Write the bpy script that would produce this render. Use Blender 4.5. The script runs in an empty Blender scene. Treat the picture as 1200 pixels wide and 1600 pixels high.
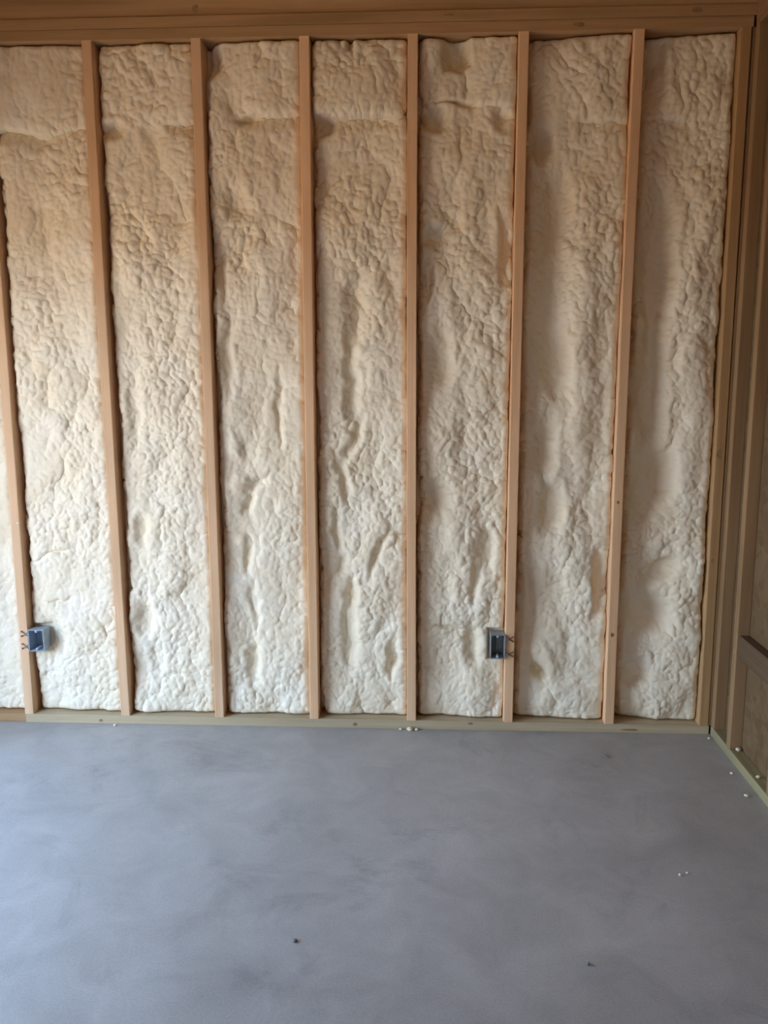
import bpy, bmesh, math, random
import numpy as np
from mathutils import Vector, Matrix

random.seed(7)
sc = bpy.context.scene
COL = sc.collection

# ------------------------------------------------------------------ camera
cam_data = bpy.data.cameras.new('camera')
cam_data.sensor_fit = 'VERTICAL'
cam_data.sensor_height = 36.0
cam_data.lens = 36.0 * 1321.14 / 1600.0
cam_data.clip_start = 0.02
cam = bpy.data.objects.new('camera', cam_data)
RT = Vector((0.9988803, 0.0472719, -0.0018745))
UP = Vector((-0.0058754, 0.1632696, 0.9865640))
FW = Vector((-0.0469428, 0.9854483, -0.1633645))
m = Matrix((RT, UP, -FW)).transposed().to_4x4()
m.translation = Vector((0.046, -3.3506, 1.4776))
cam.matrix_world = m
COL.objects.link(cam)
sc.camera = cam

# ------------------------------------------------------------------ sky, sun, exposure
world = bpy.data.worlds.new('sky')
sc.world = world
world.use_nodes = True
wn, wl = world.node_tree.nodes, world.node_tree.links
wn.clear()
w_out = wn.new('ShaderNodeOutputWorld')
w_bg = wn.new('ShaderNodeBackground')
w_tc = wn.new('ShaderNodeTexCoord')
w_sep = wn.new('ShaderNodeSeparateXYZ')
w_ramp = wn.new('ShaderNodeValToRGB')
wl.new(w_tc.outputs['Generated'], w_sep.inputs[0])
wl.new(w_sep.outputs['Z'], w_ramp.inputs[0])
wl.new(w_ramp.outputs['Color'], w_bg.inputs['Color'])
wl.new(w_bg.outputs[0], w_out.inputs['Surface'])
w_ramp.color_ramp.elements[0].position = 0.0
w_ramp.color_ramp.elements[0].color = (0.73, 0.87, 1.0, 1)
w_ramp.color_ramp.elements[1].position = 0.8
w_ramp.color_ramp.elements[1].color = (0.33, 0.58, 1.0, 1)
w_bg.inputs['Strength'].default_value = 14.0

sun_data = bpy.data.lights.new('sun', 'SUN')
sun_data.energy = 25.0
sun_data.angle = math.radians(0.53)
sun_data.color = (1.0, 0.90, 0.76)
sun = bpy.data.objects.new('sun', sun_data)
sun.rotation_euler = Vector((-0.12, -0.62, -0.78)).to_track_quat('-Z', 'Y').to_euler()
COL.objects.link(sun)

DOOR_Y0, DOOR_Y1, DOOR_Z = -2.3, -0.45, 2.0      # opening in the left wall
LEFT_X, RIGHT_X, BACK_Y, CEIL_Z = -2.2, 1.231, -6.4, 3.03
DOORS = [(DOOR_Y0, DOOR_Y1), (-6.0, -4.7)]        # daylight opening, then an unseen second one added for fill light
for ya, yb in DOORS:
    portal_data = bpy.data.lights.new('sky_portal', 'AREA')
    portal_data.shape = 'RECTANGLE'
    portal_data.size = yb - ya
    portal_data.size_y = DOOR_Z
    portal_data.cycles.is_portal = True
    portal = bpy.data.objects.new('sky_portal', portal_data)
    portal.location = (LEFT_X - 0.16, (ya + yb) / 2, DOOR_Z / 2)
    portal.rotation_euler = Vector((1, 0, 0)).to_track_quat('-Z', 'Z').to_euler()
    COL.objects.link(portal)

sc.view_settings.view_transform = 'Standard'
sc.view_settings.look = 'None'
sc.view_settings.gamma = 1.0
sc.view_settings.use_curve_mapping = False
sc.view_settings.exposure = -0.38
sc.cycles.use_denoising = True
sc.cycles.max_bounces = 14
sc.cycles.diffuse_bounces = 10
sc.cycles.glossy_bounces = 4
sc.cycles.sample_clamp_indirect = 6.0

# ------------------------------------------------------------------ materials
def new_mat(name, rough=0.7, spec=0.3):
    mt = bpy.data.materials.new(name)
    mt.use_nodes = True
    b = mt.node_tree.nodes['Principled BSDF']
    b.inputs['Roughness'].default_value = rough
    b.inputs['Specular IOR Level'].default_value = spec
    return mt, mt.node_tree.nodes, mt.node_tree.links, b

def ramp(n, l, src, stops):
    r = n.new('ShaderNodeValToRGB')
    els = r.color_ramp.elements
    while len(els) < len(stops):
        els.new(0.5)
    for e, (p, c) in zip(els, stops):
        e.position = p
        e.color = (*c, 1)
    l.new(src, r.inputs[0])
    return r

def noise(n, l, vec, scale, detail=4, rough=0.55, dist=0.0):
    t = n.new('ShaderNodeTexNoise')
    t.inputs['Scale'].default_value = scale
    t.inputs['Detail'].default_value = detail
    t.inputs['Roughness'].default_value = rough
    t.inputs['Distortion'].default_value = dist
    if vec is not None:
        l.new(vec, t.inputs['Vector'])
    return t

def mixc(n, l, fac, a, b, mode='MIX'):
    x = n.new('ShaderNodeMix')
    x.data_type = 'RGBA'
    x.blend_type = mode
    for sock, v in ((x.inputs[0], fac), (x.inputs[6], a), (x.inputs[7], b)):
        if isinstance(v, (int, float)):
            sock.default_value = v
        elif isinstance(v, tuple):
            sock.default_value = (*v, 1)
        else:
            l.new(v, sock)
    return x

def coords(n, l, scale, jitter=True):
    tc = n.new('ShaderNodeTexCoord')
    mp = n.new('ShaderNodeMapping')
    mp.inputs['Scale'].default_value = scale
    l.new(tc.outputs['Object'], mp.inputs['Vector'])
    if jitter:
        oi = n.new('ShaderNodeObjectInfo')
        ml = n.new('ShaderNodeMath')
        ml.operation = 'MULTIPLY'
        ml.inputs[1].default_value = 37.0
        l.new(oi.outputs['Random'], ml.inputs[0])
        l.new(ml.outputs[0], mp.inputs['Location'])
    return mp.outputs['Vector']

def bump(n, l, b, height, strength, dist):
    bm_ = n.new('ShaderNodeBump')
    bm_.inputs['Strength'].default_value = strength
    bm_.inputs['Distance'].default_value = dist
    l.new(height, bm_.inputs['Height'])
    l.new(bm_.outputs[0], b.inputs['Normal'])

def wood_mat(name, axis, dark, mid, light, vary=0.22):
    mt, n, l, b = new_mat(name, 0.72, 0.25)
    s = [26.0, 26.0, 26.0]
    s['xyz'.index(axis)] = 0.9
    v = coords(n, l, s)
    g = noise(n, l, v, 1.0, 6, 0.6, 0.6)
    c = ramp(n, l, g.outputs['Fac'], [(0.30, dark), (0.50, mid), (0.72, light)])
    s2 = [2.4, 2.4, 2.4]
    s2['xyz'.index(axis)] = 0.8
    v2 = coords(n, l, s2)
    g2 = noise(n, l, v2, 1.5, 3)
    c2 = ramp(n, l, g2.outputs['Fac'], [(0.25, (0.80, 0.78, 0.74)), (0.75, (1.08, 1.05, 1.0))])
    m1 = mixc(n, l, 1.0, c.outputs['Color'], c2.outputs['Color'], 'MULTIPLY')
    oi = n.new('ShaderNodeObjectInfo')
    c3 = ramp(n, l, oi.outputs['Random'], [(0.0, (1 - vary, 1 - vary, 1 - vary * 0.9)), (1.0, (1.06, 1.04, 1.02))])
    m2 = mixc(n, l, 1.0, m1.outputs[2], c3.outputs['Color'], 'MULTIPLY')
    l.new(m2.outputs[2], b.inputs['Base Color'])
    bump(n, l, b, g.outputs['Fac'], 0.25, 0.002)
    return mt

PINE = ((0.70, 0.45, 0.27), (0.80, 0.54, 0.345), (0.84, 0.61, 0.41))
PINE_Z = wood_mat('pine_upright', 'z', *PINE, vary=0.10)
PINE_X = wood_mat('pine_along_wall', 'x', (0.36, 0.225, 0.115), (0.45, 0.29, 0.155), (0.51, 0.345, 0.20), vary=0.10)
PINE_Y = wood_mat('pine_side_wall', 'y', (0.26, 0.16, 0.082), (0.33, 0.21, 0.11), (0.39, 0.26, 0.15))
PINE_DARK_Z = wood_mat('shaded_pine_upright', 'z', (0.26, 0.16, 0.082), (0.33, 0.21, 0.11), (0.39, 0.26, 0.15), vary=0.10)  # pine darkened: shade on the studs' near sides averaged into the colour
PINE_END_Z = wood_mat('dim_corner_pine_upright', 'z', (0.38, 0.235, 0.11), (0.47, 0.30, 0.15), (0.53, 0.355, 0.19), vary=0.10)  # same pine, with the weaker corner light put into its colour
GREEN = ((0.42, 0.345, 0.225), (0.50, 0.425, 0.295), (0.56, 0.49, 0.355))
TREATED_X = wood_mat('treated_pine_along_wall', 'x', *GREEN, vary=0.08)
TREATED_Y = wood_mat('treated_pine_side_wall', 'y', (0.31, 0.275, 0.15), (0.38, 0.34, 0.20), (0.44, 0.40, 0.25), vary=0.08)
DARK_Y = wood_mat('dark_board', 'y', (0.11, 0.070, 0.040), (0.14, 0.092, 0.055), (0.18, 0.12, 0.075))  # much darker brown than the other boards

def knot_mat():
    mt, n, l, b = new_mat('wood_knot', 0.7, 0.3)
    v = coords(n, l, (60, 60, 60))
    g = noise(n, l, v, 1.0, 3)
    c = ramp(n, l, g.outputs['Fac'], [(0.3, (0.24, 0.145, 0.08)), (0.7, (0.36, 0.23, 0.13))])
    l.new(c.outputs['Color'], b.inputs['Base Color'])
    return mt
KNOT = knot_mat()

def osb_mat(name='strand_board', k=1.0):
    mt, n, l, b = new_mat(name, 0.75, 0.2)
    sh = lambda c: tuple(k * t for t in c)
    v = coords(n, l, (14, 14, 14))
    vo = n.new('ShaderNodeTexVoronoi')
    vo.inputs['Scale'].default_value = 2.2
    w = noise(n, l, v, 0.8, 3)
    vm = n.new('ShaderNodeVectorMath')
    vm.operation = 'ADD'
    l.new(v, vm.inputs[0])
    l.new(w.outputs['Color'], vm.inputs[1])
    l.new(vm.outputs[0], vo.inputs['Vector'])
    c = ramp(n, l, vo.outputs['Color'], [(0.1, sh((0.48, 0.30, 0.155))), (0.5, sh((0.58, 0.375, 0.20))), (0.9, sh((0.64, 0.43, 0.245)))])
    v2 = coords(n, l, (1.6, 1.6, 1.6))
    g2 = noise(n, l, v2, 1.3, 4)
    c2 = ramp(n, l, g2.outputs['Fac'], [(0.3, (0.78, 0.80, 0.76)), (0.7, (1.05, 1.02, 1.0))])
    m1 = mixc(n, l, 1.0, c.outputs['Color'], c2.outputs['Color'], 'MULTIPLY')
    l.new(m1.outputs[2], b.inputs['Base Color'])
    bump(n, l, b, vo.outputs['Distance'], 0.2, 0.002)
    return mt
OSB = osb_mat()
OSB_DARK = osb_mat('dark_strand_board', 0.32)  # same strand board in a far darker tone

def foam_mat():
    mt, n, l, b = new_mat('spray_foam', 0.62, 0.28)
    v = coords(n, l, (1, 1, 1), False)
    g = noise(n, l, v, 5.0, 5, 0.6)
    c = ramp(n, l, g.outputs['Fac'], [(0.30, (0.80, 0.70, 0.53)), (0.50, (0.84, 0.755, 0.595)), (0.70, (0.86, 0.795, 0.66))])
    l.new(c.outputs['Color'], b.inputs['Base Color'])
    f = noise(n, l, v, 130.0, 3, 0.6)
    bump(n, l, b, f.outputs['Fac'], 0.25, 0.003)
    return mt
FOAM = foam_mat()

def concrete_mat():
    mt, n, l, b = new_mat('concrete', 0.5, 0.35)
    v = coords(n, l, (1, 1, 1), False)
    a = noise(n, l, v, 0.9, 7, 0.6, 0.5)
    ca = ramp(n, l, a.outputs['Fac'], [(0.32, (0.365, 0.36, 0.35)), (0.52, (0.43, 0.425, 0.415)), (0.70, (0.50, 0.495, 0.485))])
    d = noise(n, l, v, 5.0, 6, 0.65, 0.8)
    cd = ramp(n, l, d.outputs['Fac'], [(0.3, (0.85, 0.85, 0.85)), (0.7, (1.10, 1.10, 1.10))])
    m1 = mixc(n, l, 1.0, ca.outputs['Color'], cd.outputs['Color'], 'MULTIPLY')
    s = noise(n, l, v, 1.7, 8, 0.7, 1.2)
    cs = ramp(n, l, s.outputs['Fac'], [(0.30, (0.74, 0.75, 0.76)), (0.44, (1.0, 1.0, 1.0))])
    m2 = mixc(n, l, 1.0, m1.outputs[2], cs.outputs['Color'], 'MULTIPLY')
    p = noise(n, l, v, 160.0, 2, 0.5)
    cp = ramp(n, l, p.outputs['Fac'], [(0.3, (0.90, 0.90, 0.90)), (0.7, (1.05, 1.05, 1.05))])
    m3 = mixc(n, l, 1.0, m2.outputs[2], cp.outputs['Color'], 'MULTIPLY')
    l.new(m3.outputs[2], b.inputs['Base Color'])
    rr = n.new('ShaderNodeMapRange')
    rr.inputs['To Min'].default_value = 0.42
    rr.inputs['To Max'].default_value = 0.62
    l.new(d.outputs['Fac'], rr.inputs['Value'])
    l.new(rr.outputs[0], b.inputs['Roughness'])
    bump(n, l, b, p.outputs['Fac'], 0.12, 0.002)
    return mt
CONCRETE = concrete_mat()

def plain_mat(name, col, rough, spec=0.3, metal=0.0, var=0.12, scale=30):
    mt, n, l, b = new_mat(name, rough, spec)
    v = coords(n, l, (scale,) * 3)
    g = noise(n, l, v, 1.0, 4)
    lo = tuple(c * (1 - var) for c in col)
    hi = tuple(min(1, c * (1 + var)) for c in col)
    c = ramp(n, l, g.outputs['Fac'], [(0.3, lo), (0.7, hi)])
    l.new(c.outputs['Color'], b.inputs['Base Color'])
    b.inputs['Metallic'].default_value = metal
    return mt
BOX_BLUE = plain_mat('blue_grey_plastic', (0.33, 0.40, 0.47), 0.45)
BOX_GREY = plain_mat('dark_grey_plastic', (0.29, 0.33, 0.345), 0.5)
BOX_LIP = plain_mat('pale_blue_plastic', (0.42, 0.48, 0.54), 0.45)
STEEL = plain_mat('dull_steel', (0.20, 0.17, 0.15), 0.5, 0.5, 0.6)
SOIL = plain_mat('dry_soil', (0.42, 0.26, 0.13), 0.95, 0.1, 0, 0.2, 1.5)
STONE = plain_mat('dark_stone', (0.20, 0.20, 0.205), 0.8)
TWIG = plain_mat('dark_splinter', (0.22, 0.18, 0.15), 0.8)

# ------------------------------------------------------------------ mesh helpers
def link_mesh(name, bm, mat, parent=None, smooth=False):
    me = bpy.data.meshes.new(name)
    bm.normal_update()
    bm.to_mesh(me)
    bm.free()
    if smooth:
        for p in me.polygons:
            p.use_smooth = True
    me.materials.append(mat)
    o = bpy.data.objects.new(name, me)
    COL.objects.link(o)
    if parent is not None:
        o.parent = parent
    return o

def hexa(bm, v8):
    vs = [bm.verts.new(v) for v in v8]
    for f in ((0, 3, 2, 1), (4, 5, 6, 7), (0, 1, 5, 4), (1, 2, 6, 5), (2, 3, 7, 6), (3, 0, 4, 7)):
        bm.faces.new([vs[i] for i in f])
    return vs

def box_bm(x0, x1, y0, y1, z0, z1, bev=0.0):
    bm = bmesh.new()
    hexa(bm, [(x0, y0, z0), (x1, y0, z0), (x1, y1, z0), (x0, y1, z0), (x0, y0, z1), (x1, y0, z1), (x1, y1, z1), (x0, y1, z1)])
    if bev:
        bmesh.ops.bevel(bm, geom=bm.edges[:], offset=bev, segments=2, affect='EDGES', profile=0.6)
    return bm

def tag(o, label=None, cat=None, group=None, kind=None):
    if label: o['label'] = label
    if cat: o['category'] = cat
    if group: o['group'] = group
    if kind: o['kind'] = kind
    return o

def lumpy(name, loc, size, seed, mat, parent=None, squash=0.8, sub=2, rough=0.3):
    rnd = random.Random(seed)
    bm = bmesh.new()
    bmesh.ops.create_icosphere(bm, subdivisions=sub, radius=1.0)
    dirs = [(Vector((rnd.uniform(-1, 1), rnd.uniform(-1, 1), rnd.uniform(-1, 1))).normalized(), rnd.uniform(-1, 1)) for _ in range(9)]
    for v in bm.verts:
        n_ = v.co.normalized()
        k = 1 + rough * sum(a * max(0, n_.dot(d)) ** 3 for d, a in dirs)
        v.co = n_ * k
    zmin = min(v.co.z for v in bm.verts)
    for v in bm.verts:
        v.co = Vector((v.co.x * size[0], v.co.y * size[1], (v.co.z - zmin) * size[2] * squash))
    o = link_mesh(name, bm, mat, parent, True)
    o.location = loc
    return o

# ------------------------------------------------------------------ room shell
floor = link_mesh('floor', box_bm(LEFT_X - 0.15, 1.35, BACK_Y - 0.15, 0.16, -0.12, 0.0), CONCRETE)
tag(floor, 'bare grey concrete slab floor with cloudy bluish stains', None, None, 'structure')
ground = link_mesh('ground', box_bm(-60, LEFT_X - 0.15, -60, 40, -0.4, -0.12), SOIL)
tag(ground, 'dry brown soil outside the opening in the left wall', None, None, 'structure')

wall_back = link_mesh('wall_back', box_bm(LEFT_X, 1.32, 0.142, 0.154, 0.0, CEIL_Z), OSB)
tag(wall_back, 'framed back wall of pine studs with cream sprayed foam between them', None, None, 'structure')
wall_right = bpy.data.objects.new('wall_right', None)
wall_right.location = (RIGHT_X, 0, 0)
COL.objects.link(wall_right)
tag(wall_right, 'unfinished right wall of pine studs over brown strand board', None, None, 'structure')
INV_R = Matrix.Translation((-RIGHT_X, 0, 0))

def right_part(name, bm, mat, smooth=False):
    bm.transform(INV_R)
    return link_mesh(name, bm, mat, wall_right, smooth)

ceiling = link_mesh('ceiling', box_bm(LEFT_X - 0.15, 1.35, BACK_Y - 0.15, 0.16, CEIL_Z, CEIL_Z + 0.02), OSB)
tag(ceiling, 'wooden board ceiling above the wall framing', None, None, 'structure')
wall_front = link_mesh('wall_front', box_bm(LEFT_X - 0.15, 1.35, BACK_Y - 0.15, BACK_Y, 0.0, CEIL_Z), OSB)
tag(wall_front, 'strand board wall behind the viewer', None, None, 'structure')
bm = bmesh.new()
for (ya, yb, za, zb) in ((BACK_Y, DOORS[1][0], 0, CEIL_Z), (DOORS[1][1], DOOR_Y0, 0, CEIL_Z), (DOOR_Y1, 0.154, 0, CEIL_Z), (DOOR_Y0, DOOR_Y1, DOOR_Z, CEIL_Z), (*DOORS[1], DOOR_Z, CEIL_Z)):
    x0, x1 = LEFT_X - 0.15, LEFT_X
    hexa(bm, [(x0, ya, za), (x1, ya, za), (x1, yb, za), (x0, yb, za), (x0, ya, zb), (x1, ya, zb), (x1, yb, zb), (x0, yb, zb)])
wall_left = link_mesh('wall_left', bm, OSB)
tag(wall_left, 'strand board left wall with a wide open doorway and a second opening added for fill light', None, None, 'structure')

# ------------------------------------------------------------------ back wall framing
PLATE = 0.038
TOP = 2.703
# stud centre lines, bottom and top (slightly out of plumb, as built)
STUDS = [(-2.180, -2.180), (-2.036, -2.040), (-1.634, -1.636), (-1.216, -1.226), (-0.812, -0.812),
         (-0.409, -0.406), (0.000, -0.004), (0.402, 0.402), (0.818, 0.819), (1.203, 1.199)]
HALF = 0.019
for (xb, xt) in STUDS:
    bm = bmesh.new()
    bow = random.uniform(-0.003, 0.003)
    segs = 8
    rows = []
    for i in range(segs + 1):
        t = i / segs
        z = PLATE + (TOP - PLATE) * t
        x = xb + (xt - xb) * t + bow * math.sin(math.pi * t)
        rows.append([bm.verts.new(p) for p in ((x - HALF, 0, z), (x + HALF, 0, z), (x + HALF, 0.14, z), (x - HALF, 0.14, z))])
    for a, b_ in zip(rows, rows[1:]):
        for j in range(4):
            k = (j + 1) % 4
            bm.faces.new((a[j], a[k], b_[k], b_[j]))
    bm.faces.new(rows[0][::-1]); bm.faces.new(rows[-1])
    bm.normal_update()
    long_edges = [e for e in bm.edges if abs(e.verts[0].co.z - e.verts[1].co.z) > 0.05]
    bmesh.ops.bevel(bm, geom=long_edges, offset=0.003, segments=2, affect='EDGES', profile=0.5)
    link_mesh('stud', bm, PINE_END_Z if xb > 1.0 else PINE_Z, wall_back)

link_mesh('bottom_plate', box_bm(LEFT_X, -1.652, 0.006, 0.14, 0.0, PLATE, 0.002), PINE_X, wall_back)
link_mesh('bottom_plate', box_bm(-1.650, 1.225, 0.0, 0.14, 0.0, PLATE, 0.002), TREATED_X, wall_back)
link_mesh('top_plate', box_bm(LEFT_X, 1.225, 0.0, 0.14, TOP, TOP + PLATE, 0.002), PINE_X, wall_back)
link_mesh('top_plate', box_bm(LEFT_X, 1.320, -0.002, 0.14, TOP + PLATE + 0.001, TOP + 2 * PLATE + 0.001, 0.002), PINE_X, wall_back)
rim = link_mesh('rim_board', box_bm(LEFT_X, 1.320, 0.004, 0.042, TOP + 2 * PLATE + 0.002, CEIL_Z, 0.002), PINE_X, wall_back)

link_mesh('nailer', box_bm(1.223, 1.262, 0.002, 0.14, PLATE, TOP, 0.002), PINE_DARK_Z, wall_back)

def knot(x, y, z, rx, rz, facing='y', parent=None):
    bm = bmesh.new()
    bmesh.ops.create_cone(bm, cap_ends=True, segments=12, radius1=1.0, radius2=0.9, depth=1.0)
    for v in bm.verts:
        a = math.atan2(v.co.y, v.co.x)
        k = 1 + 0.12 * math.sin(3 * a + x * 40)
        u, w, d = v.co.x * rx * k, v.co.y * rz * k, v.co.z * 0.0016
        v.co = Vector((x + u, y - d, z + w)) if facing == 'y' else Vector((x - d, y + u, z + w))
    if parent is wall_right:
        return right_part('knot', bm, KNOT)
    return link_mesh('knot', bm, KNOT, parent or wall_back)
for k in ((-1.323, 0, 0.014, 0.009, 0.007), (-0.237, 0, 0.017, 0.010, 0.008), (0.246, 0, 0.029, 0.011, 0.006), (0.905, 0, 0.014, 0.036, 0.005),
          (1.196, 0, 1.158, 0.011, 0.018), (0.815, 0, 0.421, 0.008, 0.010), (0.815, 0, 0.966, 0.006, 0.007), (1.197, 0, 0.73, 0.007, 0.012),
          (0.60, 0, 2.722, 0.022, 0.008), (1.02, -0.002, 2.762, 0.020, 0.010), (-0.81, 0.004, 2.805, 0.012, 0.016), (0.13, -0.002, 2.764, 0.02, 0.004)):
    knot(*k)

# ------------------------------------------------------------------ sprayed foam
def hsh(i, j, s):
    h = np.sin(i * 127.1 + j * 311.7 + s * 74.7) * 43758.5453
    return h - np.floor(h)

def vnoise(x, z, s):
    i, j = np.floor(x), np.floor(z)
    fx, fz = x - i, z - j
    fx, fz = fx * fx * (3 - 2 * fx), fz * fz * (3 - 2 * fz)
    a, b, c, d = hsh(i, j, s), hsh(i + 1, j, s), hsh(i, j + 1, s), hsh(i + 1, j + 1, s)
    return (a + (b - a) * fx) * (1 - fz) + (c + (d - c) * fx) * fz

def fbm(x, z, s, o=3):
    r, a, t = 0, 1.0, 0
    for k in range(o):
        r = r + a * vnoise(x * 2 ** k, z * 2 ** k, s + k * 13.1)
        t += a
        a *= 0.5
    return r / t * 2 - 1

def lumps(x, z, cx, cz, s):
    """height of rounded foam cells: the highest of the domes seeded one per cell"""
    u, w = x / cx, z / cz
    i0, j0 = np.floor(u), np.floor(w)
    best = np.zeros_like(u)
    for di in (-1, 0, 1):
        for dj in (-1, 0, 1):
            i, j = i0 + di, j0 + dj
            px, pz = i + hsh(i, j, s), j + hsh(i, j, s + 5.3)
            rad = 0.65 + 0.5 * hsh(i, j, s + 9.1)
            d2 = ((u - px) ** 2 + (w - pz) ** 2) / rad ** 2
            h = (0.55 + 0.45 * hsh(i, j, s + 3.7)) * np.sqrt(np.clip(1 - d2, 0, 1)) * rad
            best = np.maximum(best, h)
    return best

def sstep(a, b, t):
    t = np.clip((t - a) / (b - a), 0, 1)
    return t * t * (3 - 2 * t)

FEATURES = [
    (-1.505, 0.726, 0.081, 0.011, -0.012, -20), (-1.478, 0.535, 0.082, 0.011, -0.01, -12), (-1.521, 0.382, 0.061, 0.089, -0.02, 0), (-1.489, 1.534, 0.031, 0.077, 0.012, 0),
    (-1.151, 2.393, 0.048, 0.036, -0.035, 0), (-1.124, 0.836, 0.035, 0.067, -0.02, 0), (-1.124, 0.457, 0.044, 0.068, -0.02, 0), (-1.084, 0.276, 0.039, 0.089, -0.016, 0),
    (-1.122, 1.331, 0.036, 0.154, -0.015, 0), (-1.004, 2.379, 0.038, 0.081, -0.012, 0), (-1.111, 1.852, 0.074, 0.148, 0.01, 0), (-0.759, 2.646, 0.032, 0.074, -0.05, 0),
    (-0.627, 2.415, 0.04, 0.021, -0.032, 0), (-0.736, 2.41, 0.061, 0.061, 0.015, 0), (-0.684, 2.133, 0.058, 0.072, -0.015, 0), (-0.738, 1.532, 0.028, 0.151, -0.022, 0),
    (-0.745, 1.849, 0.022, 0.103, -0.025, 0), (-0.671, 0.945, 0.042, 0.024, -0.02, -45), (-0.625, 1.029, 0.026, 0.068, -0.016, 50), (-0.527, 1.331, 0.02, 0.157, -0.015, 0),
    (-0.675, 0.733, 0.024, 0.085, -0.02, 0), (-0.654, 0.517, 0.027, 0.113, -0.015, 0), (-0.674, 0.268, 0.033, 0.11, -0.02, 0), (-0.721, 1.178, 0.034, 0.057, 0.014, 0),
    (-0.703, 1.023, 0.042, 0.042, 0.012, 0), (-0.694, 0.786, 0.032, 0.026, 0.01, 0), (-0.337, 2.392, 0.047, 0.035, -0.035, 0), (-0.236, 2.687, 0.018, 0.03, -0.03, 0),
    (-0.251, 1.406, 0.035, 0.156, -0.02, 0), (-0.24, 1.205, 0.025, 0.107, -0.02, 20), (-0.277, 1.064, 0.026, 0.103, -0.02, -10), (-0.303, 0.842, 0.021, 0.11, -0.018, 0),
    (-0.294, 0.704, 0.024, 0.053, -0.018, 20), (-0.256, 0.589, 0.032, 0.069, -0.02, 0), (-0.257, 0.426, 0.038, 0.14, -0.02, 0), (-0.135, 0.743, 0.024, 0.089, -0.018, 25),
    (-0.075, 0.305, 0.024, 0.097, -0.018, 0), (-0.221, 1.749, 0.049, 0.122, -0.015, 0), (-0.237, 1.592, 0.037, 0.099, -0.015, 0), (-0.132, 1.555, 0.084, 0.297, 0.012, 0),
    (-0.213, 0.79, 0.063, 0.105, 0.01, 0), (-0.319, 2.66, 0.055, 0.05, 0.01, 0), (0.061, 2.416, 0.06, 0.042, -0.035, 0), (0.331, 2.416, 0.041, 0.037, -0.025, 0),
    (0.163, 2.64, 0.045, 0.065, -0.06, 0), (0.165, 2.466, 0.085, 0.012, -0.02, 4), (0.078, 2.65, 0.045, 0.064, 0.018, 0), (0.201, 2.272, 0.14, 0.121, 0.01, 0),
    (0.083, 1.996, 0.052, 0.052, -0.02, 0), (0.05, 1.82, 0.034, 0.073, -0.03, 0), (0.165, 2.042, 0.038, 0.047, -0.015, 0), (0.351, 1.936, 0.029, 0.148, -0.025, 0),
    (0.112, 1.529, 0.049, 0.128, -0.022, 0), (0.104, 0.975, 0.064, 0.077, -0.022, 30), (0.3, 0.741, 0.031, 0.109, -0.02, 0), (0.262, 0.648, 0.024, 0.131, -0.02, 0),
    (0.208, 0.846, 0.07, 0.117, 0.014, 0), (0.257, 0.365, 0.037, 0.112, -0.02, 0), (0.148, 0.431, 0.013, 0.075, -0.015, 85), (0.204, 0.148, 0.169, 0.082, 0.014, 0),
    (0.472, 2.336, 0.051, 0.078, -0.042, 0), (0.544, 2.073, 0.056, 0.141, -0.022, 0), (0.529, 1.793, 0.067, 0.221, -0.032, 0), (0.559, 1.516, 0.061, 0.127, -0.03, 0),
    (0.532, 1.181, 0.05, 0.151, -0.024, 0), (0.555, 0.926, 0.061, 0.112, -0.028, 0), (0.667, 1.528, 0.054, 0.512, 0.02, 0), (0.646, 0.771, 0.062, 0.16, 0.015, 0),
    (0.764, 0.627, 0.039, 0.135, -0.026, 0), (0.529, 0.226, 0.032, 0.038, -0.03, 0), (0.548, 0.314, 0.075, 0.048, 0.014, 60), (0.626, 0.133, 0.149, 0.07, 0.015, 0),
    (0.474, 0.53, 0.037, 0.163, -0.02, 0), (0.895, 2.557, 0.049, 0.139, -0.036, 0), (0.938, 1.837, 0.062, 0.296, -0.036, 0), (0.935, 1.381, 0.064, 0.245, -0.032, 0),
    (0.942, 1.031, 0.081, 0.156, -0.032, 0), (1.007, 1.082, 0.05, 0.105, -0.02, 0), (0.963, 0.496, 0.11, 0.094, -0.036, 40), (1.006, 0.669, 0.041, 0.088, -0.03, 50),
    (0.935, 0.238, 0.059, 0.059, -0.028, 0), (1.087, 1.527, 0.053, 0.628, 0.018, 0), (1.086, 0.403, 0.1, 0.11, 0.02, 0), (1.043, 0.14, 0.147, 0.08, 0.02, 0),
    (0.99, 0.779, 0.031, 0.102, 0.01, 45), (0.605, 2.566, 0.158, 0.135, 0.01, 0),
]

SEAM = {2: 2.397, 3: 2.430, 4: 2.444, 5: 2.429, 6: 2.463, 7: 2.401, 8: 2.417}   # lower edge of the last lift of foam, per bay
BASE = {2: -0.038, 3: -0.038, 4: -0.042, 5: -0.045, 6: -0.048, 7: -0.052, 8: -0.056}
TILT = {5: 0.016, 6: 0.026, 7: 0.040, 8: 0.045}      # foam lies deeper at the left of these bays
BOXES = [(-1.617, -1.536, 0.316, 0.420), (0.320, 0.383, 0.310, 0.424)]

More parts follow.
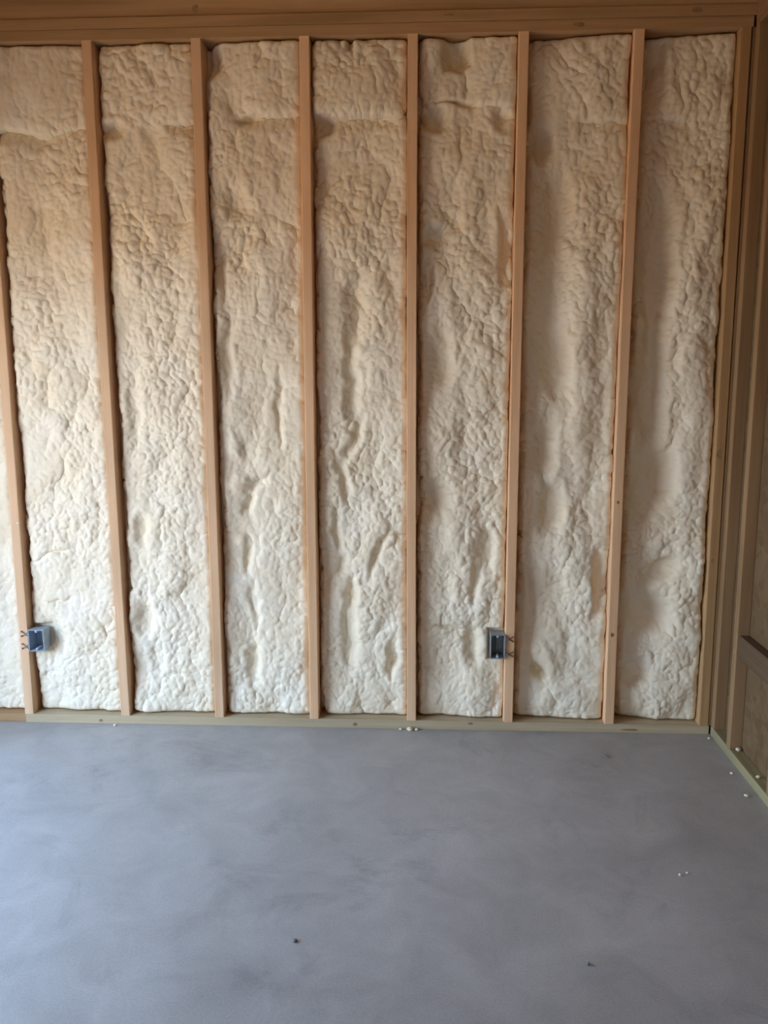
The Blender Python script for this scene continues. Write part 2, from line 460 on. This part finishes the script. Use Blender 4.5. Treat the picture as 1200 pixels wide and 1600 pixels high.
def foam_bay(b, step=0.0030):
    z0, z1 = PLATE + 0.001, TOP - 0.001
    nz = int((z1 - z0) / step)
    nu = int(0.37 / step)
    (lb, lt), (rb, rt_) = STUDS[b], STUDS[b + 1]
    zz = np.linspace(z0, z1, nz)
    tt = (zz - z0) / (z1 - z0)
    xl = lb + (lt - lb) * tt + HALF - 0.004
    xr = rb + (rt_ - rb) * tt - HALF + 0.004
    uu = np.linspace(0, 1, nu)
    X = xl[:, None] + (xr - xl)[:, None] * uu[None, :]
    Z = np.repeat(zz[:, None], nu, axis=1)
    s = b * 17.3
    wx = X + 0.022 * fbm(X * 9, Z * 9, s + 1) + 0.008 * fbm(X * 30, Z * 30, s + 2)
    wz = Z + 0.030 * fbm(X * 8, Z * 8, s + 3) + 0.008 * fbm(X * 30, Z * 30, s + 4)
    fwd = np.full_like(X, BASE.get(b, -0.045))
    fwd += 0.016 * fbm(wx * 7, wz * 3.5, s + 6, 3) + 0.020 * (lumps(wx, wz, 0.12, 0.19, s + 7) - 0.6) + TILT.get(b, 0.006) * (uu[None, :] - 0.55)
    feat = np.zeros_like(X)
    if b >= 2:
        for (fx, fz, rx, rz, amp, ang) in FEATURES:
            if not (xl.min() - 0.01 <= fx <= xr.max() + 0.01):
                continue
            ca, sa = math.cos(math.radians(ang)), math.sin(math.radians(ang))
            dx, dz = wx - fx, wz - fz
            p = (dx * ca - dz * sa) / rx
            q = (dx * sa + dz * ca) / rz
            if amp < 0 and b >= 5:
                amp *= 1.25 if b < 7 else 1.6
            feat += (amp * 0.85 if min(rx, rz) < 0.03 else amp) * sstep(1.35, 0.25, np.sqrt(p * p + q * q))
    seam_z = SEAM.get(b, 2.41) + 0.026 * fbm(X * 7, X * 0 + 3.3, s + 8) + 0.006 * fbm(X * 40, X * 0 + 1.3, s + 9)
    dz = Z - seam_z
    up_part = 0.020 * np.sqrt(np.clip(dz / 0.035, 0, 1)) * sstep(0.34, 0.03, dz)
    under = -0.024 * sstep(0.075, 0.0, -dz) * sstep(-0.001, 0.012, -dz)
    lift = np.where(dz > 0, up_part, under) * np.clip(1.9 * vnoise(X * 7, X * 0 + 2.2, s + 12) - 0.35, 0, 1.25)
    # the faint crease over the joint of the boards behind
    cr_z = 0.825 + 0.004 * fbm(X * 20, X * 0, s + 15)
    lift -= 0.006 * np.exp(-((Z - cr_z) / 0.006) ** 2) * sstep(0.35, 0.6, vnoise(X * 6 + 3, X * 0 + 5, s + 16))
    mod = (1 - 0.6 * np.clip(-feat / 0.03, 0, 1)) * (0.62 + 0.7 * sstep(0.2, 0.8, vnoise(wx * 6 + 9, wz * 3.5, s + 21)))
    patch = vnoise(wx * 5, wz * 4, s + 20)
    up = sstep(0.7, 2.2, Z)
    wx2 = wx + 0.016 * fbm(X * 22, Z * 16, s + 70)
    wz2 = wz + 0.020 * fbm(X * 18, Z * 14, s + 71)
    big = lumps(wx2, wz2, 0.070, 0.105, s + 30)
    midl = lumps(wx2 + 0.013, wz2, 0.024, 0.026, s + 40)
    folds = lumps(wx2 + 0.03, wz2, 0.021, 0.062, s + 45)
    fine = lumps(wx, wz + 0.007, 0.0125, 0.0145, s + 50)
    tiny = lumps(wx + 0.004, wz, 0.0080, 0.0090, s + 55)
    k1 = sstep(0.35, 0.75, patch)
    rel = big * 0.015 * (0.4 + 0.9 * patch) + (midl * (1 - k1 * up) + folds * k1 * up) * 0.0085 * (0.45 + 0.85 * up) + fine * 0.0085 + tiny * 0.0050
    for _ in range(2):
        rel[1:-1] = 0.25 * rel[:-2] + 0.5 * rel[1:-1] + 0.25 * rel[2:]
        rel[:, 1:-1] = 0.25 * rel[:, :-2] + 0.5 * rel[:, 1:-1] + 0.25 * rel[:, 2:]
    fwd = fwd + feat + lift + (rel - 0.012) * mod
    # rounded shoulders against the studs and plates
    dl, dr = X - xl[:, None], xr[:, None] - X
    gl = 0.007 + 0.020 * vnoise(X * 0 + 1.7, Z * 6.5, s + 60) * (0.5 + vnoise(X * 0 + 4.1, Z * 2.3, s + 63))
    gr = 0.002 + 0.012 * vnoise(X * 0 + 8.7, Z * 7, s + 62)
    lobe = lumps(wx, wz, 0.032, 0.042, s + 64) + 0.5 * lumps(wx, wz, 0.014, 0.018, s + 65)
    gl = gl + 0.018 * (0.75 - lobe)
    gr = gr + 0.010 * (0.75 - lobe)
    for d, w_, dep in ((dl - gl, 0.028, 0.052), (dr - gr, 0.026, 0.046)):
        t = np.clip(d / w_, 0, 1)
        fwd -= dep * (1 - np.sqrt(1 - (1 - t) ** 2))
    for d, w_, dep in ((Z - z0, 0.022 + 0.012 * fbm(X * 14, X * 0 + 4, s + 65), 0.045), (z1 - Z, 0.020 + 0.014 * fbm(X * 14, X * 0 + 9, s + 66), 0.05)):
        t = np.clip(d / np.maximum(w_, 0.006), 0, 1)
        fwd -= dep * (1 - np.sqrt(1 - (1 - t) ** 2))
    for (bx0, bx1, bz0, bz1) in BOXES:
        k = sstep(0.016, 0.004, np.maximum(np.maximum(bx0 - X, X - bx1), np.maximum(bz0 - Z, Z - bz1)))
        fwd = fwd * (1 - k) + np.minimum(fwd, -0.068) * k
    fwd = np.maximum(-0.003 - 0.010 * np.log1p(np.exp(np.clip((-0.003 - fwd) / 0.010, -30, 30))), -0.128)
    Y = -fwd
    # puff the cells sideways a little so they overhang
    gx = np.gradient(fwd, axis=1) / step
    gz = np.gradient(fwd, axis=0) / step
    amp = 0.0035
    lim = sstep(0.0, 0.012, np.minimum(np.minimum(dl, dr), np.minimum(Z - z0, z1 - Z)))
    X2 = X - amp * lim * np.clip(gx, -1.2, 1.2)
    Z2 = Z - amp * lim * np.clip(gz, -1.2, 1.2)
    verts = np.stack([X2, Y, Z2], axis=-1)
    # skirt back to the sheathing
    ring = [(0, j) for j in range(nu)] + [(i, nu - 1) for i in range(1, nz)] + [(nz - 1, j) for j in range(nu - 2, -1, -1)] + [(i, 0) for i in range(nz - 2, 0, -1)]
    flat = verts.reshape(-1, 3)
    idx = np.arange(nz * nu).reshape(nz, nu)
    q = np.stack([idx[:-1, :-1], idx[:-1, 1:], idx[1:, 1:], idx[1:, :-1]], axis=-1).reshape(-1, 4)
    ri = np.array([idx[a] for a in ring])
    sk = flat[ri].copy()
    sk[:, 1] = 0.139
    base = len(flat)
    flat = np.concatenate([flat, sk])
    n_ = len(ri)
    kk = np.arange(n_)
    kn = (kk + 1) % n_
    q2 = np.stack([ri[kn], ri[kk], base + kk, base + kn], axis=-1)
    q = np.concatenate([q, q2])
    me = bpy.data.meshes.new('foam_infill')
    me.vertices.add(len(flat))
    me.vertices.foreach_set('co', flat.ravel())
    me.loops.add(q.size)
    me.loops.foreach_set('vertex_index', q.ravel().astype(np.int32))
    me.polygons.add(len(q))
    me.polygons.foreach_set('loop_start', np.arange(0, q.size, 4, dtype=np.int32))
    me.polygons.foreach_set('use_smooth', np.ones(len(q), dtype=bool))
    me.update()
    me.validate()
    me.materials.append(FOAM)
    o = bpy.data.objects.new('foam_infill', me)
    COL.objects.link(o)
    o.parent = wall_back
    return o

for b in range(0, 9):
    foam_bay(b, 0.0030 if b >= 1 else 0.012)

# ------------------------------------------------------------------ right wall
PX = RIGHT_X + 0.046
for i, (ya, yb) in enumerate(((-0.995, 0.139), (-2.215, -0.998), (-3.435, -2.218), (-4.655, -3.438), (BACK_Y, -4.658))):
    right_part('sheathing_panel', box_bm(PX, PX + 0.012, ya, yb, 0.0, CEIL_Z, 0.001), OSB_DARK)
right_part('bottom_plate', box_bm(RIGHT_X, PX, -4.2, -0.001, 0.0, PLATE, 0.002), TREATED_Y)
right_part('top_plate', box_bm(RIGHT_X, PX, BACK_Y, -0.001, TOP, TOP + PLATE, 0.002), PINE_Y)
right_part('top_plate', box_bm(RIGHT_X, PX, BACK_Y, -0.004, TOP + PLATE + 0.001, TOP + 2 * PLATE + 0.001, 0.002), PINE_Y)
ys = [-0.020, -0.200, -0.590] + [-0.590 - 0.4064 * k for k in range(1, 9)]
for y in ys:
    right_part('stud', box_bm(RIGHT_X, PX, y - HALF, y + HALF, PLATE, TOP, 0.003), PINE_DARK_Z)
right_part('blocking', box_bm(RIGHT_X + 0.010, PX, -0.571, -0.219, 0.405, 0.494, 0.002), DARK_Y)
knot(RIGHT_X, -0.196, 0.42, 0.010, 0.014, 'x', wall_right)  # dark disc standing in for a notch in the stud face

# ------------------------------------------------------------------ outlet boxes
def outlet_box(x0, x1, z0, z1, side, shell_mat, label):
    """open electrical box nailed to the side of a stud; side = +1 when the stud is on its left"""
    root = bpy.data.objects.new('electrical_box', None)
    cx, cz = (x0 + x1) / 2, (z0 + z1) / 2
    root.location = (cx, 0.0, z0)
    COL.objects.link(root)
    tag(root, label, 'electrical box', 'empty electrical boxes on the back wall studs')
    inv = Matrix.Translation((-cx, 0, -z0))
    def part(name, bm, mat, parent=root, smooth=False):
        bm.transform(inv)
        return link_mesh(name, bm, mat, parent, smooth)
    yf, yb, t = -0.012, 0.058, 0.0028
    bm = bmesh.new()
    def rect(x_a, x_b, z_a, z_b, y):
        return [bm.verts.new(p) for p in ((x_a, y, z_a), (x_b, y, z_a), (x_b, y, z_b), (x_a, y, z_b))]
    r_of, r_ob = rect(x0, x1, z0, z1, yf), rect(x0 + 0.002, x1 - 0.002, z0 + 0.002, z1 - 0.002, yb)
    r_if, r_ib = rect(x0 + t, x1 - t, z0 + t, z1 - t, yf), rect(x0 + t + 0.002, x1 - t - 0.002, z0 + t + 0.002, z1 - t - 0.002, yb - t)
    for j in range(4):
        k = (j + 1) % 4
        bm.faces.new((r_of[j], r_ob[j], r_ob[k], r_of[k]))
        bm.faces.new((r_of[j], r_of[k], r_if[k], r_if[j]))
        bm.faces.new((r_if[j], r_if[k], r_ib[k], r_ib[j]))
    bm.faces.new(r_ob); bm.faces.new(r_ib[::-1])
    bmesh.ops.recalc_face_normals(bm, faces=bm.faces[:])
    part('box_shell', bm, shell_mat)
    # screw bosses top and bottom
    for zc, s in ((z0 + t, 1), (z1 - t, -1)):
        bm = bmesh.new()
        bmesh.ops.create_cone(bm, cap_ends=True, segments=12, radius1=0.0055, radius2=0.0055, depth=0.05)
        bmesh.ops.rotate(bm, verts=bm.verts, cent=(0, 0, 0), matrix=Matrix.Rotation(math.pi / 2, 3, 'X'))
        bmesh.ops.translate(bm, verts=bm.verts, vec=(cx, yf + 0.027, zc + s * 0.005))
        part('screw_boss', bm, BOX_LIP, root, True)
    # rib down the back of the box and a knock-out tab
    part('back_rib', box_bm(cx - 0.003, cx + 0.003, yb - t - 0.006, yb - t, z0 + 0.02, z1 - 0.018, 0.001), BOX_LIP)
    part('knockout_tab', box_bm(cx + side * 0.010, cx + side * 0.022, yb - t - 0.003, yb - t, z1 - 0.032, z1 - 0.014, 0.001), BOX_LIP)
    # nailing brackets beside the box, and two crossing nails in each
    xs = x0 if side > 0 else x1
    for zc in (z0 + 0.018, z1 - 0.020):
        a = xs - side * 0.011
        part('nail_bracket', box_bm(min(a, xs), max(a, xs), yf + 0.004, yf + 0.008, zc - 0.008, zc + 0.008, 0.001), shell_mat)
        for dz in (-0.010, 0.010):
            p0 = Vector((xs - side * 0.001, yf + 0.002, zc - dz * 0.7))
            p1 = Vector((xs - side * 0.032, -0.003, zc + dz))
            bm = bmesh.new()
            L = (p1 - p0).length
            bmesh.ops.create_cone(bm, cap_ends=True, segments=8, radius1=0.0017, radius2=0.0017, depth=L)
            bm2 = bmesh.ops.create_cone(bm, cap_ends=True, segments=10, radius1=0.004, radius2=0.004, depth=0.0015, matrix=Matrix.Translation((0, 0, L / 2)))
            q = (p1 - p0).to_track_quat('Z', 'Y')
            bm.transform(Matrix.Translation((p0 + p1) / 2) @ q.to_matrix().to_4x4())
            part('nail', bm, STEEL, root, True)
    return root

outlet_box(-1.608, -1.542, 0.322, 0.414, 1, BOX_BLUE, 'blue-grey plastic electrical box nailed to the leftmost full stud')
outlet_box(0.322, 0.382, 0.316, 0.418, -1, BOX_GREY, 'dark grey plastic electrical box on the left side of a stud right of centre')

# ------------------------------------------------------------------ crumbs and debris
GR = 'crumbs of cut foam lying about'
CRUMBS = [
    ((-0.008, -0.016, 0.0), 0.012, 'largest white foam crumb at the foot of the centre stud'),
    ((0.022, -0.014, 0.0), 0.007, 'small foam crumb just right of the largest crumb by the centre stud'),
    ((-0.045, -0.013, 0.0), 0.007, 'small foam crumb just left of the largest crumb by the centre stud'),
    ((1.258, -0.235, PLATE), 0.011, 'white foam lump on the right wall bottom plate beside a stud'),
    ((1.195, -0.350, 0.0), 0.006, 'foam crumb on the floor against the right wall plate, nearer the corner'),
    ((1.188, -0.520, 0.0), 0.008, 'foam crumb on the floor against the right wall plate, farther from the corner'),
    ((1.212, -0.045, 0.0), 0.006, 'foam crumb on the floor right in the room corner'),
    ((1.250, -0.455, PLATE), 0.008, 'small foam crumb on top of the greenish right wall plate'),
    ((0.812, -1.010, 0.0), 0.005, 'left of two tiny white flecks on the open floor at right'),
    ((0.838, -0.998, 0.0), 0.005, 'right of two tiny white flecks on the open floor at right'),
    ((-1.255, -0.020, 0.0), 0.006, 'foam fleck on the floor by the back plate near the left knot'),
]
for i, (loc, s, lab) in enumerate(CRUMBS):
    o = lumpy('foam_crumb', loc, (s, s * 0.85, s * 0.8), 50 + i, FOAM)
    tag(o, lab, 'foam crumb', GR)
o = lumpy('foam_crumb', (-1.618, -0.004, 0.862), (0.007, 0.005, 0.008), 90, FOAM)
tag(o, 'pale foam fleck stuck to the face of the leftmost full stud', 'foam crumb', GR)
o = lumpy('pebble', (-0.287, -1.354, 0.0), (0.008, 0.007, 0.004), 91, STONE)
tag(o, 'small dark pebble alone on the floor left of centre', 'pebble')
o = lumpy('pebble', (0.466, -1.410, 0.0), (0.006, 0.005, 0.005), 93, STONE)
tag(o, 'tiny dark pebble on the near floor right of centre', 'pebble')
o = lumpy('splinter', (0.755, -0.223, 0.0), (0.022, 0.004, 0.004), 95, TWIG, None, 0.8, 2, 0.15)
o.rotation_euler.z = math.radians(-50)
tag(o, 'thin dark wood splinter on the floor near the right corner', 'splinter')
